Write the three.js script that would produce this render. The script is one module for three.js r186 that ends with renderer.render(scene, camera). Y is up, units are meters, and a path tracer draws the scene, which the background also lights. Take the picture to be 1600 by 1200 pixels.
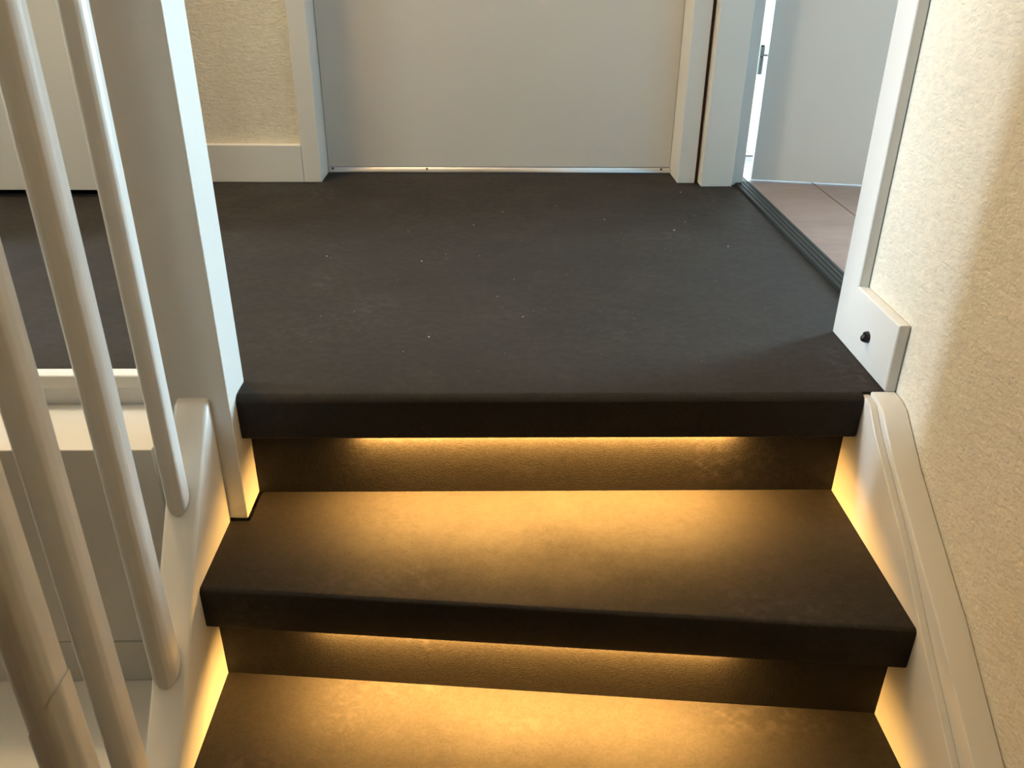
import * as THREE from 'three';
import { RoundedBoxGeometry } from 'three/addons/geometries/RoundedBoxGeometry.js';
import { mergeGeometries, toCreasedNormals } from 'three/addons/utils/BufferGeometryUtils.js';
import { RectAreaLightUniformsLib } from 'three/addons/lights/RectAreaLightUniformsLib.js';

// ---------------------------------------------------------------- camera, sky, exposure
const scene = new THREE.Scene();
const renderer = new THREE.WebGLRenderer({ antialias: true });
renderer.toneMapping = THREE.LinearToneMapping;
renderer.toneMappingExposure = 1.0;
renderer.shadowMap.enabled = true;
RectAreaLightUniformsLib.init();

const D2R = Math.PI / 180;
const camera = new THREE.PerspectiveCamera(2 * Math.atan(600 / 1329.8) / D2R, 1600 / 1200, 0.02, 60);
camera.position.set(0, 0.53, 0);
camera.rotation.order = 'YXZ';
camera.rotation.set(-27.569 * D2R, -1.2416 * D2R, 0.4568 * D2R);
camera.focus = 1.35;
camera.userData.fStop = 14;
scene.add(camera);

// overcast sky, seen only through the windows
scene.background = new THREE.Color().setRGB(1.5, 1.65, 1.8);

// daylight at the windows: one soft source filling each opening
function windowLight(w, h, L, pos, look, rgb) {
  const l = new THREE.RectAreaLight(new THREE.Color().setRGB(...rgb), L, w, h);
  l.position.set(...pos); l.lookAt(...look); scene.add(l); return l;
}
const DAY = [0.69, 0.96, 1.1];
windowLight(0.54, 0.85, 74, [2.34, 0.575, -2.07], [0, 0.575, -2.07], DAY);    // side room, window in its far right wall
windowLight(0.8, 1.9, 5, [1.02, 1.0, -2.36], [1.02, 1.0, 0], DAY);      // side room, tall window behind the open door
windowLight(0.3, 1.3, 112, [-3.34, 1.35, -1.35], [0, 1.35, -1.35], [0.8, 1, 1.18]);     // room at the left end of the landing

// ---------------------------------------------------------------- helpers
let seed = 7;
const rnd = () => { seed = (seed * 1664525 + 1013904223) >>> 0; return seed / 4294967296; };
const used = {};
function numbered(n) { const k = used[n] = (used[n] ?? -1) + 1; return k ? n + '_' + String(k).padStart(3, '0') : n; }
function finish(m) { m.castShadow = m.receiveShadow = true; return m; }
// uv in metres, from the axis each face looks along
function metric(g) {
  g = g.index ? g.toNonIndexed() : g;
  if (!g.attributes.normal) g.computeVertexNormals();
  const p = g.attributes.position, n = p.count, uv = new Float32Array(n * 2);
  const a = new THREE.Vector3(), b = new THREE.Vector3(), c = new THREE.Vector3();
  for (let i = 0; i < n; i += 3) {
    a.fromBufferAttribute(p, i); b.fromBufferAttribute(p, i + 1); c.fromBufferAttribute(p, i + 2);
    const N = b.clone().sub(a).cross(c.clone().sub(a)), x = Math.abs(N.x), y = Math.abs(N.y), z = Math.abs(N.z);
    for (let k = 0; k < 3; k++) {
      const X = p.getX(i + k), Y = p.getY(i + k), Z = p.getZ(i + k);
      const [u, v] = y >= x && y >= z ? [X, -Z] : x >= z ? [Z, Y] : [X, Y];
      uv[(i + k) * 2] = u; uv[(i + k) * 2 + 1] = v;
    }
  }
  g.setAttribute('uv', new THREE.BufferAttribute(uv, 2));
  for (const k of Object.keys(g.attributes)) if (!['position', 'normal', 'uv'].includes(k)) g.deleteAttribute(k);
  return g;
}
// box given by its two corners, edges rounded by r
function box(x0, x1, y0, y1, z0, z1, r = 0.0015) {
  const w = x1 - x0, h = y1 - y0, d = z1 - z0;
  const g = r > 0 ? new RoundedBoxGeometry(w, h, d, 2, Math.min(r, w / 2.01, h / 2.01, d / 2.01)) : new THREE.BoxGeometry(w, h, d);
  g.translate((x0 + x1) / 2, (y0 + y1) / 2, (z0 + z1) / 2);
  return metric(g);
}
function cyl(r0, r1, h, seg, at, dir) {
  const g = new THREE.CylinderGeometry(r0, r1, h, seg);
  if (dir) g.applyQuaternion(new THREE.Quaternion().setFromUnitVectors(new THREE.Vector3(0, 1, 0), new THREE.Vector3(...dir).normalize()));
  g.translate(...at); return metric(g);
}
// outline in (z, y), swept along x from x0 to x1
function sideBoard(pts, x0, x1, bevel = 0.003) {
  const s = new THREE.Shape(pts.map(([z, y]) => new THREE.Vector2(-z, y)));   // -z so that the sweep looks along +x
  let g = new THREE.ExtrudeGeometry(s, { depth: x1 - x0 - 2 * bevel, bevelEnabled: bevel > 0, bevelThickness: bevel, bevelSize: bevel, bevelOffset: -bevel, bevelSegments: 3, curveSegments: 10 });
  g.rotateY(Math.PI / 2); g.translate(x0 + bevel, 0, 0);
  return metric(toCreasedNormals(g, 0.7));
}
// outline in (x, z), standing from y0 to y1
function planBoard(pts, y0, y1, bevel = 0.004) {
  const s = new THREE.Shape(pts.map(([x, z]) => new THREE.Vector2(x, -z)));
  let g = new THREE.ExtrudeGeometry(s, { depth: y1 - y0 - 2 * bevel, bevelEnabled: bevel > 0, bevelThickness: bevel, bevelSize: bevel, bevelOffset: -bevel, bevelSegments: 4 });
  g.rotateX(-Math.PI / 2); g.translate(0, y0 + bevel, 0);
  return metric(toCreasedNormals(g, 0.7));
}
function mesh(name, geo, mat, parent) {
  const m = finish(new THREE.Mesh(Array.isArray(geo) ? (geo.length > 1 ? mergeGeometries(geo) : geo[0]) : geo, mat));
  m.name = parent ? name : numbered(name); (parent ?? scene).add(m); return m;
}
function tag(o, label, category, group) { Object.assign(o.userData, { label, category }); if (group) o.userData.group = group; return o; }
function struct(name, geo, mat, label) { const m = mesh(name, geo, mat); m.userData.kind = 'structure'; if (label) m.userData.label = label; return m; }
function base(name, pos = [0, 0, 0]) { const g = new THREE.Group(); g.name = numbered(name); g.position.set(...pos); scene.add(g); return g; }
function structBase(name, label) { const g = base(name); g.userData.kind = 'structure'; if (label) g.userData.label = label; return g; }

// ---------------------------------------------------------------- procedural textures
const hash = (x, y, s) => { let h = (Math.imul(x, 374761393) + Math.imul(y, 668265263) + Math.imul(s, 2147483647 ^ 0x5bd1e995)) | 0; h = Math.imul(h ^ (h >>> 13), 1274126177); return ((h ^ (h >>> 16)) >>> 0) / 4294967296; };
function tile(u, v, nx, ny, s) {                              // periodic value noise, u and v in 0..1
  const x = u * nx, y = v * ny, i = Math.floor(x), j = Math.floor(y), f = x - i, g = y - j;
  const a = f * f * (3 - 2 * f), b = g * g * (3 - 2 * g), i1 = (i + 1) % nx, j1 = (j + 1) % ny, i0 = i % nx, j0 = j % ny;
  return (hash(i0, j0, s) * (1 - a) + hash(i1, j0, s) * a) * (1 - b) + (hash(i0, j1, s) * (1 - a) + hash(i1, j1, s) * a) * b;
}
function texture(n, metres, fn, srgb) {                       // fn(u, v) -> [r, g, b] 0..1
  const d = new Uint8Array(n * n * 4);
  for (let y = 0; y < n; y++) for (let x = 0; x < n; x++) {
    const c = fn((x + 0.5) / n, (y + 0.5) / n, x, y), k = (y * n + x) * 4;
    for (let q = 0; q < 3; q++) d[k + q] = Math.max(0, Math.min(255, c[q] * 255)); d[k + 3] = 255;
  }
  const t = new THREE.DataTexture(d, n, n);
  t.wrapS = t.wrapT = THREE.RepeatWrapping; t.magFilter = THREE.LinearFilter; t.minFilter = THREE.LinearMipmapLinearFilter; t.generateMipmaps = true;
  if (srgb) t.colorSpace = THREE.SRGBColorSpace;
  t.repeat.set(1 / metres, 1 / metres); t.needsUpdate = true; return t;
}
// plaster: trowelled grains drawn out along the wall, pits between them
const stuccoH = (u, v) => {
  const w = 0.03 * (tile(u, v, 9, 9, 3) - 0.5);
  const a = tile((u + 1 + w) % 1, v, 60, 150, 11), b = tile(u, v, 130, 240, 12), c = tile(u, v, 36, 60, 13), e = tile(u, v, 300, 420, 14);
  const pit = Math.max(0, tile(u, v, 80, 120, 15) - 0.8) * 3;
  return 0.3 * a + 0.3 * b + 0.22 * c + 0.2 * e - 0.5 * pit;
};
const stuccoBump = texture(1024, 0.55, (u, v) => { const h = stuccoH(u, v); return [h, h, h]; });
const stuccoTint = texture(512, 0.83, (u, v) => { const k = 0.95 + 0.05 * tile(u, v, 90, 190, 21) + 0.02 * (tile(u, v, 9, 9, 22) - 0.5) - (tile(u, v, 120, 200, 23) > 0.955 ? 0.08 : 0); return [k, k * 0.995, k * 0.98]; }, true);
// dark vinyl: fine grain, faint cloudy mottling, pale rubbed smears
const vinylMap = texture(1024, 0.9, (u, v, x, y) => {
  const m = tile(u, v, 7, 9, 31) * 0.5 + tile(u, v, 19, 23, 32) * 0.3 + tile(u, v, 60, 64, 33) * 0.2;
  const f = hash(x, y, 34) * 0.5 + tile(u, v, 300, 340, 35) * 0.5;
  const sm = Math.max(0, tile(u, v, 9, 13, 36) - 0.66) * Math.max(0, tile(u, v, 120, 150, 37) - 0.45) * 1.6;
  const k = 0.158 + 0.03 * (m - 0.5) + 0.05 * (f - 0.5) + sm * 0.24;
  return [k * 1.05, k * 0.985, k * 0.93 + sm * 0.04];
}, true);
const vinylBump = texture(512, 0.2, (u, v, x, y) => { const h = 0.6 * tile(u, v, 170, 170, 41) + 0.4 * hash(x, y, 42); return [h, h, h]; });
const vinylRough = texture(512, 0.9, (u, v) => { const r = 0.72 + 0.14 * (tile(u, v, 10, 12, 43) - 0.5) + 0.1 * (tile(u, v, 90, 100, 44) - 0.5); return [r, r, r]; });
const paintBump = texture(512, 0.25, (u, v) => { const h = 0.5 * tile(u, v, 90, 20, 51) + 0.5 * tile(u, v, 180, 140, 52); return [h, h, h]; });
const tileMap = texture(512, 0.7, (u, v, x, y) => {
  const m = tile(u, v, 5, 14, 61) * 0.6 + tile(u, v, 30, 60, 62) * 0.4, k = 0.5 + 0.1 * (m - 0.5) + 0.02 * hash(x, y, 63);
  return [k, k * 0.87, k * 0.83];
}, true);

const std = (o) => new THREE.MeshStandardMaterial(o);
const M = {
  plaster: std({ color: 0xe7e2d5, map: stuccoTint, bumpMap: stuccoBump, bumpScale: 0.0014, roughness: 0.95 }),
  ceiling: std({ color: 0xeeeae0, roughness: 0.95 }),
  tiled: std({ color: 0xa2aaae, roughness: 0.5 }),
  cupboard: std({ color: 0x54402e, roughness: 0.6 }),
  paint: std({ color: 0xdcdddb, roughness: 0.32, bumpMap: paintBump, bumpScale: 0.00012 }),
  door: std({ color: 0xd8d8d6, roughness: 0.4, bumpMap: paintBump, bumpScale: 0.0001 }),
  vinyl: new THREE.MeshPhysicalMaterial({ map: vinylMap, bumpMap: vinylBump, bumpScale: 0.0002, roughnessMap: vinylRough, roughness: 1, specularIntensity: 0.4 }),
  tile: std({ map: tileMap, roughness: 0.38 }),
  grout: std({ color: 0x6b645e, roughness: 0.95 }),
  rubber: new THREE.MeshPhysicalMaterial({ color: 0x222423, roughness: 0.65, specularIntensity: 0.5 }),
  black: std({ color: 0x17171a, roughness: 0.4 }),
  alu: std({ color: 0xc9cbd2, metalness: 1, roughness: 0.28 }),
  steel: std({ color: 0x8f9494, metalness: 1, roughness: 0.35 }),
  wood: std({ color: 0x5b3424, roughness: 0.8 }),
  concrete: std({ color: 0x8d867c, roughness: 0.95 }),
  led: std({ color: 0xfff2d8, emissive: new THREE.Color().setRGB(1, 0.5, 0.12), emissiveIntensity: 6, roughness: 0.5 }),
  globe: std({ color: 0xffffff, emissive: new THREE.Color().setRGB(1, 0.8, 0.55), emissiveIntensity: 3, roughness: 0.4 }),
  glass: new THREE.MeshPhysicalMaterial({ color: 0xffffff, transmission: 1, thickness: 0, roughness: 0, ior: 1.45 }),
};

// ---------------------------------------------------------------- the setting
const R = 0.176;                                              // rise of one step
const BOT = -2.6, TOP = 2.4, WX = 0.533;                      // lower floor, ceiling, face of the right wall
const BW = -2.1;                                              // face of the back wall

// landing floor with its rounded front edge
{
  const f = structBase('floor', 'dark brown-grey vinyl floor of the landing');
  mesh('vinyl_sheet', [box(-3.3, -0.335, -0.02, 0, -2.3, -1.064, 0.0), box(-0.335, 0.5855, -0.02, 0, -2.3, -1.06, 0), box(0.487, 0.5855, -0.02, 0, -1.06, -0.991, 0), box(-0.43, -0.335, -0.02, 0, -1.0645, -1.0275, 0)], M.vinyl, f);
  const r = 0.011, pts = [[-1.06, 0]];
  for (let k = 0; k <= 6; k++) { const a = Math.PI / 2 * (1 - k / 6); pts.push([-0.98 - r + r * Math.cos(a), -r + r * Math.sin(a)]); }
  pts.push([-0.98, -0.062], [-0.983, -0.065], [-1.06, -0.065]);
  mesh('nosing', sideBoard(pts, -0.3385, 0.487, 0), M.vinyl, f);
  mesh('slab', [box(-3.3, 0.5855, -0.24, -0.0201, -2.3, -1.066, 0)], M.concrete, f);
}
struct('floor_lower', box(-3.4, 0.7, BOT - 0.15, BOT, -2.4, 1.1, 0), M.cupboard, 'floor of the storey below');
struct('ceiling', box(-3.5, 2.5, TOP, TOP + 0.15, -2.7, 1.1, 0), M.ceiling, 'white ceiling over stairs and landing');
// back wall: pieces round the middle door opening
struct('wall_back', [box(-0.86, -0.458, -0.24, TOP, BW - 0.12, BW, 0), box(-3.5, -0.86, -0.24, TOP, BW - 0.12, BW, 0), box(-0.458, 0.478, 2.12, TOP, BW - 0.12, BW, 0), box(0.478, 0.54, -0.24, TOP, BW - 0.12, BW, 0), box(-3.4, 0.7, BOT, -0.24, BW - 0.12, BW, 0)], M.plaster, 'cream stucco wall behind the landing');
// wall section further left, standing proud, with the left door in it
struct('wall_back_left', [box(-0.86, -0.80, -0.02, TOP, BW, -1.945, 0), box(-2.6, -1.72, -0.02, TOP, -2.07, -1.945, 0), box(-1.72, -0.80, 2.08, TOP, -2.07, -1.945, 0)], M.plaster, 'cream stucco wall round the left door');
// right wall, with the opening to the side room
struct('wall_right', [box(WX, WX + 0.07, BOT, TOP, -1.14, 1.0, 0), box(WX, WX + 0.07, 2.1, TOP, -2.09, -1.14, 0), box(WX, WX + 0.07, BOT, TOP, BW - 0.12, -2.09, 0), box(WX, WX + 0.07, BOT, -0.02, -2.09, -1.14, 0)], M.plaster, 'cream stucco wall along the right side of the stairs');
struct('wall_front', box(-3.4, 0.65, BOT, TOP, 1.0, 1.1, 0), M.cupboard, 'wall behind the camera');
// left end of the landing: wall with an opening to a day-lit room
struct('wall_left', [box(-1.62, -1.5, -0.24, TOP, -1.16, 1.0, 0), box(-1.62, -1.5, 2.1, TOP, -1.56, -1.16, 0), box(-1.62, -1.5, -0.02, TOP, -1.945, -1.56, 0), box(-3.5, -3.4, BOT, 0.7, -2.3, 1.0, 0), box(-3.5, -3.4, 0.7, 2.0, -1.2, 1.0, 0), box(-3.5, -3.4, 0.7, 2.0, -2.3, -1.5, 0), box(-3.5, -3.4, 2.0, TOP, -2.3, 1.0, 0)], M.plaster, 'wall at the left end of the landing');
struct('wall_left_room', [box(-3.4, -2.6, 0, TOP, -2.1, -1.945, 0), box(-3.4, -1.62, -0.24, TOP, -1.06, -0.94, 0)], M.plaster, 'walls of the room left of the landing');
// side room: walls, tiles
struct('wall_side_room', [box(1.42, 2.5, 0, TOP, -2.45, -2.37, 0), box(0.6, 1.42, 2.02, TOP, -2.45, -2.37, 0), box(0.603, 2.5, -0.02, TOP, -0.5, -0.4, 0),
  box(2.4, 2.5, -0.02, 0.15, -2.37, -0.5, 0), box(2.4, 2.5, 1.0, TOP, -2.37, -0.5, 0), box(2.4, 2.5, 0.15, 1.0, -2.37, -2.34, 0), box(2.4, 2.5, 0.15, 1.0, -1.8, -0.5, 0), box(0.5, 0.6, -0.02, TOP, -2.45, -2.221, 0)], M.tiled, 'grey walls of the side room');
{
  const f = structBase('floor_side_room', 'large pinkish beige floor tiles of the side room');
  mesh('grout', box(0.586, 2.5, -0.14, -0.0025, -2.45, -0.4, 0), M.grout, f);
  const xs = [0.628, 0.787, 1.387, 1.987, 2.4], zs = [-2.38, -2.26, -1.36, -0.5];
  for (let i = 0; i < 4; i++) for (let j = 0; j < 3; j++) mesh('tile', box(xs[i] + 0.0015, xs[i + 1] - 0.0015, -0.009, 0, zs[j] + 0.0015, zs[j + 1] - 0.0015, 0.0008), M.tile, f);
}
function windowAt(name, label, x0, x1, y0, y1, z0, z1, alongX) {
  const g = structBase(name, label), t = 0.05;
  if (alongX) {
    mesh('frame', [box(x0, x1, y0, y0 + t, z0, z1), box(x0, x1, y1 - t, y1, z0, z1), box(x0, x0 + t, y0 + t, y1 - t, z0, z1), box(x1 - t, x1, y0 + t, y1 - t, z0, z1)], M.paint, g);
    mesh('pane', box(x0 + t, x1 - t, y0 + t, y1 - t, (z0 + z1) / 2 - 0.002, (z0 + z1) / 2 + 0.002, 0), M.glass, g);
  } else {
    mesh('frame', [box(x0, x1, y0, y0 + t, z0, z1), box(x0, x1, y1 - t, y1, z0, z1), box(x0, x1, y0 + t, y1 - t, z0, z0 + t), box(x0, x1, y0 + t, y1 - t, z1 - t, z1)], M.paint, g);
    mesh('pane', box((x0 + x1) / 2 - 0.002, (x0 + x1) / 2 + 0.002, y0 + t, y1 - t, z0 + t, z1 - t, 0), M.glass, g);
  }
}
windowAt('window_1', 'window in the far wall of the side room', 2.42, 2.47, 0.15, 1.0, -2.34, -1.8, false);
windowAt('window_2', 'tall window behind the open side door', 0.6, 1.42, 0.0, 2.02, -2.42, -2.39, true);
windowAt('window_3', 'window of the room left of the landing', -3.47, -3.43, 0.7, 2.0, -1.5, -1.2, false);

// ---------------------------------------------------------------- doors, casings, skirtings
const CF = -2.083;                                            // front of the casings on the back wall
struct('trim_1', [box(-0.467, -0.424, 0, 2.16, BW, CF, 0.002), box(-0.458, -0.425, 0, 2.12, BW - 0.115, BW, 0.001)], M.paint, 'white casing at the left of the middle door');
struct('trim_2', [box(0.448, 0.4915, 0, 2.16, BW, CF, 0.002), box(0.449, 0.478, 0, 2.12, BW - 0.115, BW, 0.001)], M.paint, 'white casing at the right of the middle door');
struct('trim_3', box(-0.467, 0.4915, 2.12, 2.16, BW, CF + 0.001, 0.002), M.paint, 'white casing over the middle door');
struct('trim_4', box(0.492, 0.4995, 0, 2.16, BW, -2.094, 0), M.wood, 'dark wooden strip in the gap between the two door casings');
struct('trim_5', [box(0.5, WX, 0, 2.16, -2.098, -2.052, 0.002), box(0.5005, 0.576, 0, 2.1, -2.078, -2.051, 0.0015), box(0.576, 0.605, 0, 2.1, -2.085, -2.066, 0.0015)], M.paint, 'white jamb of the side doorway beside the middle door');
struct('trim_6', [sideBoard([[-1.187, 0], [-1.187, 2.16], [-1.13, 2.16], [-1.13, 0.095], [-0.991, 0.095], [-0.991, 0]], 0.517, WX, 0.0025), box(WX, 0.605, 0, 2.1, -1.18, -1.14, 0.001)], M.paint, 'white casing at the near edge of the side doorway, running into a short skirting block at the stair head');
struct('trim_7', box(0.517, WX, 2.1, 2.16, -2.052, -1.187, 0.002), M.paint, 'white casing over the side doorway');
struct('baseboard_back', box(-0.80, -0.4675, 0, 0.09, BW, CF + 0.001, 0.002), M.paint, 'white skirting board left of the middle door');
{
  const d = structBase('door_1', 'flush off-white middle door');
  mesh('door_leaf', box(-0.4245, 0.4485, 0.0145, 2.11, BW - 0.135, -2.187, 0.0015), M.door, d);
  const s = mesh('threshold_strip', sideBoard([[-2.19, 0.0135], [-2.184, 0.0135], [-2.176, 0.004], [-2.176, 0.0025], [-2.19, 0.0025]], -0.424, 0.448, 0.0004), M.alu, d);
  for (const x of [-0.413, -0.174, 0.425]) mesh('screw', cyl(0.003, 0.003, 0.003, 12, [x, 0.0105, -2.181], [0, 0.6, 0.8]), M.black, s);
}
{
  const d = structBase('door_2', 'flush white side door standing open into the side room');
  d.position.set(0.636, 0.006, -2.1); d.rotation.y = -11.5 * D2R;
  mesh('door_leaf', box(0, 0.83, 0, 2.06, -0.036, 0, 0.001), M.door, d);
  const hz = -0.018, hx = -0.013;
  const h = mesh('hinge', [cyl(0.006, 0.006, 0.022, 16, [hx, 0.296, hz]), cyl(0.006, 0.006, 0.038, 16, [hx, 0.264, hz]), box(hx, 0.002, 0.2855, 0.2895, hz - 0.002, hz + 0.002, 0.0005)], M.steel, d);
  mesh('hinge_pin', cyl(0.0045, 0.0045, 0.06, 12, [hx, 0.28, hz]), M.black, h);
}
{
  const d = structBase('door_3', 'flush off-white door at the left, with a dark gap under it');
  mesh('door_leaf', box(-1.715, -0.87, 0.016, 2.07, -1.99, -1.945, 0.0015), M.door, d);
  mesh('door_frame', [box(-0.87, -0.82, 0, 2.12, -2.0, -1.943, 0.002)], M.paint, d);
  mesh('door_sill', box(-1.72, -0.87, 0, 0.004, -2.06, -1.955, 0), M.black, d);
}
{
  const pts = [[0.5865, 0.0], [0.588, 0.006]];
  for (const x of [0.597, 0.607, 0.617]) pts.push([x - 0.0015, 0.0068], [x, 0.0048], [x + 0.0015, 0.0068]);
  pts.push([0.6255, 0.0055], [0.6275, 0.0]);
  const s = new THREE.Shape(pts.map(([x, y]) => new THREE.Vector2(x, y)));
  const g = metric(toCreasedNormals(new THREE.ExtrudeGeometry(s, { depth: 0.9, bevelEnabled: false }), 0.4)); g.translate(0, 0, -2.08);
  tag(mesh('threshold_strip', g, M.rubber), 'dark grey ribbed strip between the landing floor and the tiled side room', 'threshold strip');
}
// landing edge over the stairwell, left of the newel
struct('trim_8', box(-1.5, -0.43, -0.02, 0.001, -1.064, -1.04, 0.004), M.paint, 'white edge trim where the landing floor meets the stairwell');
struct('trim_9', box(-1.5, -0.43, -0.24, -0.02, -1.066, -1.046, 0.001), M.paint, 'white board under the landing edge trim');
struct('trim_10', box(-1.5, -0.436, -0.37, -0.046, -1.0455, -0.925, 0.002), M.paint, 'white boxed ledge below the landing edge');
struct('trim_11', box(-1.5, -0.436, -0.45, -0.373, -1.0455, -0.927, 0.002), M.paint, 'lower white panel under the boxed ledge');
struct('trim_12', box(-1.5, -0.41, -0.8, -0.45, -1.0455, -0.70, 0.003), M.paint, 'lowest white ledge in the stairwell');

// ---------------------------------------------------------------- stairs
const NOSE = [[-0.812, -0.733], [-0.655, -0.43], [-0.52, -0.02]];  // z at left and right ends of each nosing
const LX = -0.363, RX = 0.4885;
const stair = base('staircase');
tag(stair, 'winding staircase of dark vinyl treads between white string boards, lit from under each step', 'staircase');
const zAt = (k, x) => NOSE[k][0] + (NOSE[k][1] - NOSE[k][0]) * (x - LX) / (RX - LX);
mesh('riser', box(-0.339, RX + 0.004, -R - 0.01, -0.03, -1.034, -1.018, 0), M.vinyl, stair);
for (let k = 0; k < 3; k++) {
  const y = -R * (k + 1), th = 0.064, e = 0.004;
  const back = (x) => (k ? zAt(k - 1, x) - 0.05 : -1.034);
  const plan = k ? [[LX - e, zAt(k, LX)], [RX + e, zAt(k, RX)], [RX + e, back(RX)], [LX - e, back(LX)]]
    : [[LX - e, zAt(0, LX)], [RX + e, zAt(0, RX)], [RX + e, -1.034], [-0.3395, -1.034], [-0.3395, -0.9555], [LX - e, -0.9555]];
  mesh('tread', planBoard(plan, y - th, y, 0.008), M.vinyl, stair);
  const q = (x, d) => [x, zAt(k, x) - d];
  mesh('riser', planBoard([q(LX - e, 0.036), q(RX + e, 0.036), q(RX + e, 0.05), q(LX - e, 0.05)], y - R - 0.01, y - th - 0.0002, 0), M.vinyl, stair);
}
// right string board: a lower board in front of a slightly higher one against the wall
{
  const L1 = [[-1.034, -0.023], [-0.9905, -0.023], [-0.99, -0.004], [-0.966, -0.006], [-0.955, -0.014], [-0.94, -0.027], [-0.917, -0.043], [-0.869, -0.073], [-0.806, -0.112], [-0.733, -0.168], [-0.69, -0.2], [-0.615, -0.252], [-0.5, -0.326], [-0.3, -0.43], [0.2, -0.64]];
  const L2 = [[-1.034, -0.023], [-0.9905, -0.023], [-0.99, 0.0], [-0.972, 0.0], [-0.95, -0.005], [-0.925, -0.024], [-0.881, -0.055], [-0.8, -0.103], [-0.717, -0.15], [-0.651, -0.196], [-0.594, -0.234], [-0.5, -0.295], [-0.3, -0.4], [0.2, -0.61]];
  const low = (L) => [...L, [0.2, L[L.length - 1][1] - 0.5], [-0.3, -0.95], [-1.034, -0.6]];
  mesh('string_board', sideBoard(low(L1), RX, 0.4985, 0.0015), M.paint, stair);
  mesh('string_board', sideBoard(low(L2), 0.4985, WX - 0.0006, 0.0025), M.paint, stair);
}
// left string board, running down from the newel
{
  const top = [[-0.9555, 0.012], [-0.945, 0.008], [-0.93, -0.008], [-0.9, -0.044], [-0.86, -0.087], [-0.8, -0.158], [-0.76, -0.212], [-0.713, -0.266], [-0.678, -0.304], [-0.55, -0.44], [-0.4, -0.59]];
  mesh('string_board', sideBoard([...top, [-0.4, -1.1], [-0.7, -0.9], [-0.9555, -0.6]], -0.405, LX, 0.004), M.paint, stair);
}

// newel post
{
  const p = base('newel_post', [-0.385, -R, -0.991]);
  tag(p, 'wide white square newel post at the head of the stairs', 'newel post');
  mesh('shaft', box(-0.045, 0.0455, 0, 1.2, -0.0355, 0.0355, 0.002).translate(0, 0, 0), M.paint, p);
  mesh('cap', [box(-0.052, 0.0525, 1.2, 1.215, -0.0425, 0.0425, 0.003)], M.paint, p);
}
// balusters on the left string board
const strTop = (z) => z < -0.7 ? -0.158 - (z + 0.8) * 1.24 : -0.282 - (z + 0.7) * 1.05;
// round rod from y0 to y1, its ends cut to slopes along z (and along x for a slanted joint)
function rod(rad, y0, s0, y1, s1, sx = 0) {
  const g = new THREE.CylinderGeometry(rad, rad, 1, 44, 1), p = g.attributes.position;
  for (let k = 0; k < p.count; k++) {
    const X = p.getX(k), Z = p.getZ(k), up = p.getY(k) > 0;
    p.setY(k, up ? y1 + s1 * Z + (s1 ? 0 : sx * X) : y0 + s0 * Z + (s0 ? 0 : sx * X));
  }
  g.computeVertexNormals();
  return metric(toCreasedNormals(g.toNonIndexed(), 0.6));
}
const JOINT = -0.022;
{
  const spots = [[-0.865, 'round white baluster nearest the newel post, its right side lit bluish'], [-0.742, 'second round white baluster from the newel post'], [-0.62, 'third round white baluster from the newel post, running off the left edge of the photo'], [-0.5, 'round white baluster in the lower left corner with a slanted joint near its foot']];
  for (let i = 0; i < spots.length; i++) {
    const [z, label] = spots[i], x = i === 3 ? -0.364 : -0.389, rr = [0.0139, 0.017, 0.017, 0.0198][i], y0 = strTop(z), b = base('baluster', [x, y0, z]);
    tag(b, label, 'baluster');
    const slope = z < -0.7 ? -1.24 : -1.05, top = strTop(z) + 0.93 - y0 - 0.036, joint = i === 3 ? JOINT - y0 : null;
    mesh('shaft', i === 3 ? rod(0.0211, 0, slope, joint, 0, 1.45) : rod(rr, 0, slope, top, -1.13), M.paint, b);
    if (i === 3) mesh('sleeve', rod(rr, joint, 0, top, -1.13, 1.45), M.paint, b);
  }
  const r = base('handrail', [-0.389, 0, -0.4]);
  tag(r, 'white handrail along the top of the balusters', 'handrail');
  const a = new THREE.Vector3(0, strTop(-0.93) + 0.93, -0.53), c = new THREE.Vector3(0.032, strTop(-0.3) + 0.93, 0.1), dir = c.clone().sub(a);
  mesh('rail', cyl(0.027, 0.027, dir.length(), 32, a.clone().add(c).multiplyScalar(0.5).toArray(), dir.toArray()), M.paint, r);
}
// black bumper on the skirting block
{
  const b = base('rubber_bumper', [0.517, 0.044, -1.069]);
  tag(b, 'small black rubber bumper on the white skirting block at the stair head', 'bumper');
  mesh('plug', [cyl(0.0075, 0.0085, 0.005, 24, [-0.0022, 0, 0], [-1, 0, 0])], M.black, b);
  const g = new THREE.SphereGeometry(0.0055, 20, 14); g.scale(0.9, 1, 1); g.translate(-0.0055, -0.001, 0.001);
  mesh('screw', metric(g), M.black, b);
}

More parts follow.
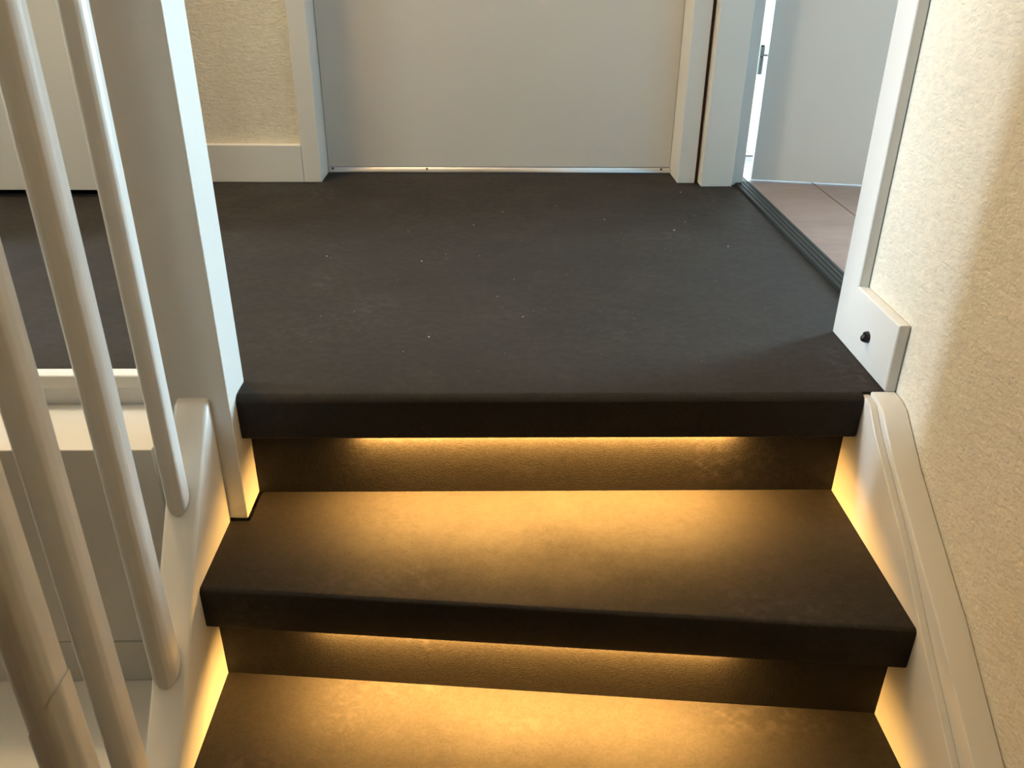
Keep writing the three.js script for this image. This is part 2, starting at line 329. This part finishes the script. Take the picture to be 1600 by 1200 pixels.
// ---------------------------------------------------------------- step lights
const LED_RGB = [1, 0.505, 0.12], LED_L = 1750;
function stepLight(pos, turn, len, label) {
  const g = base('step_light', pos); g.rotation.y = turn;
  tag(g, label, 'step light');
  mesh('channel', box(-len / 2 - 0.004, len / 2 + 0.004, -0.0002, 0.0022, -0.0041, 0.0052, 0.0005), M.steel, g);
  mesh('diffuser', box(-len / 2, len / 2, -0.0015, 0.0005, -0.003, 0.003, 0.0004), M.led, g);
  const fin = box(-0.0004, 0.0004, -0.0053, -0.0005, -0.0036, 0.0041, 0);   // anti-glare fins under the strip
  for (let x = -len / 2; x <= len / 2 + 0.001; x += 0.0296) mesh('louvre_fin', fin, M.black, g).position.x = x;
  mesh('lip', box(-len / 2 - 0.004, len / 2 + 0.004, -0.0049, -0.0005, 0.0042, 0.0052, 0.0003), M.black, g);
  const l = new THREE.RectAreaLight(new THREE.Color().setRGB(...LED_RGB), LED_L, len, 0.0055);
  l.position.set(0, -0.0025, 0); l.rotation.x = -Math.PI / 2; g.add(l);
}
stepLight([0.071, -0.0675, -1.0135], 0, 0.52, 'warm light strip under the landing edge');
for (let k = 0; k < 2; k++) {
  const x = 0.03 + 0.02 * k, ang = -Math.atan2(NOSE[k][1] - NOSE[k][0], RX - LX);
  stepLight([x, -R * (k + 1) - 0.0665, zAt(k, x) - 0.0315], ang, 0.52, ['warm light strip under the middle tread', 'warm light strip under the lowest tread in view'][k]);
}

// ceiling lamp over the landing
{
  const at = [-0.8, TOP - 0.13, -1.62], g = base('ceiling_lamp', at);
  tag(g, 'round white globe lamp on the landing ceiling', 'ceiling lamp');
  mesh('globe', metric(new THREE.SphereGeometry(0.09, 40, 24)), M.globe, g);
  mesh('ceiling_plate', cyl(0.05, 0.055, 0.045, 32, [0, 0.1075, 0]), M.paint, g);
  const l = new THREE.PointLight(new THREE.Color().setRGB(1, 0.63, 0.27), 4.9, 0, 2);
  l.castShadow = true; l.shadow.radius = 4; g.add(l);
}

// crumbs and flecks of paint on the landing
{
  const parts = [];
  for (let i = 0; i < 75; i++) {
    const x = -0.32 + 0.78 * rnd(), z = -2.0 + 0.95 * Math.pow(rnd(), 0.8), s = 0.0004 + 0.0013 * Math.pow(rnd(), 3);
    const g = new THREE.IcosahedronGeometry(s, 0); g.scale(0.6 + rnd(), 0.5, 0.6 + rnd()); g.rotateY(rnd() * 6); g.translate(x, s * 0.4, z); parts.push(metric(g));
  }
  const m = mesh('floor_crumbs', mergeGeometries(parts), std({ color: 0xbfb9ad, roughness: 0.9 }));
  tag(m, 'tiny pale crumbs and paint flecks scattered on the dark landing floor', 'crumbs'); m.userData.kind = 'stuff';
}

renderer.render(scene, camera);
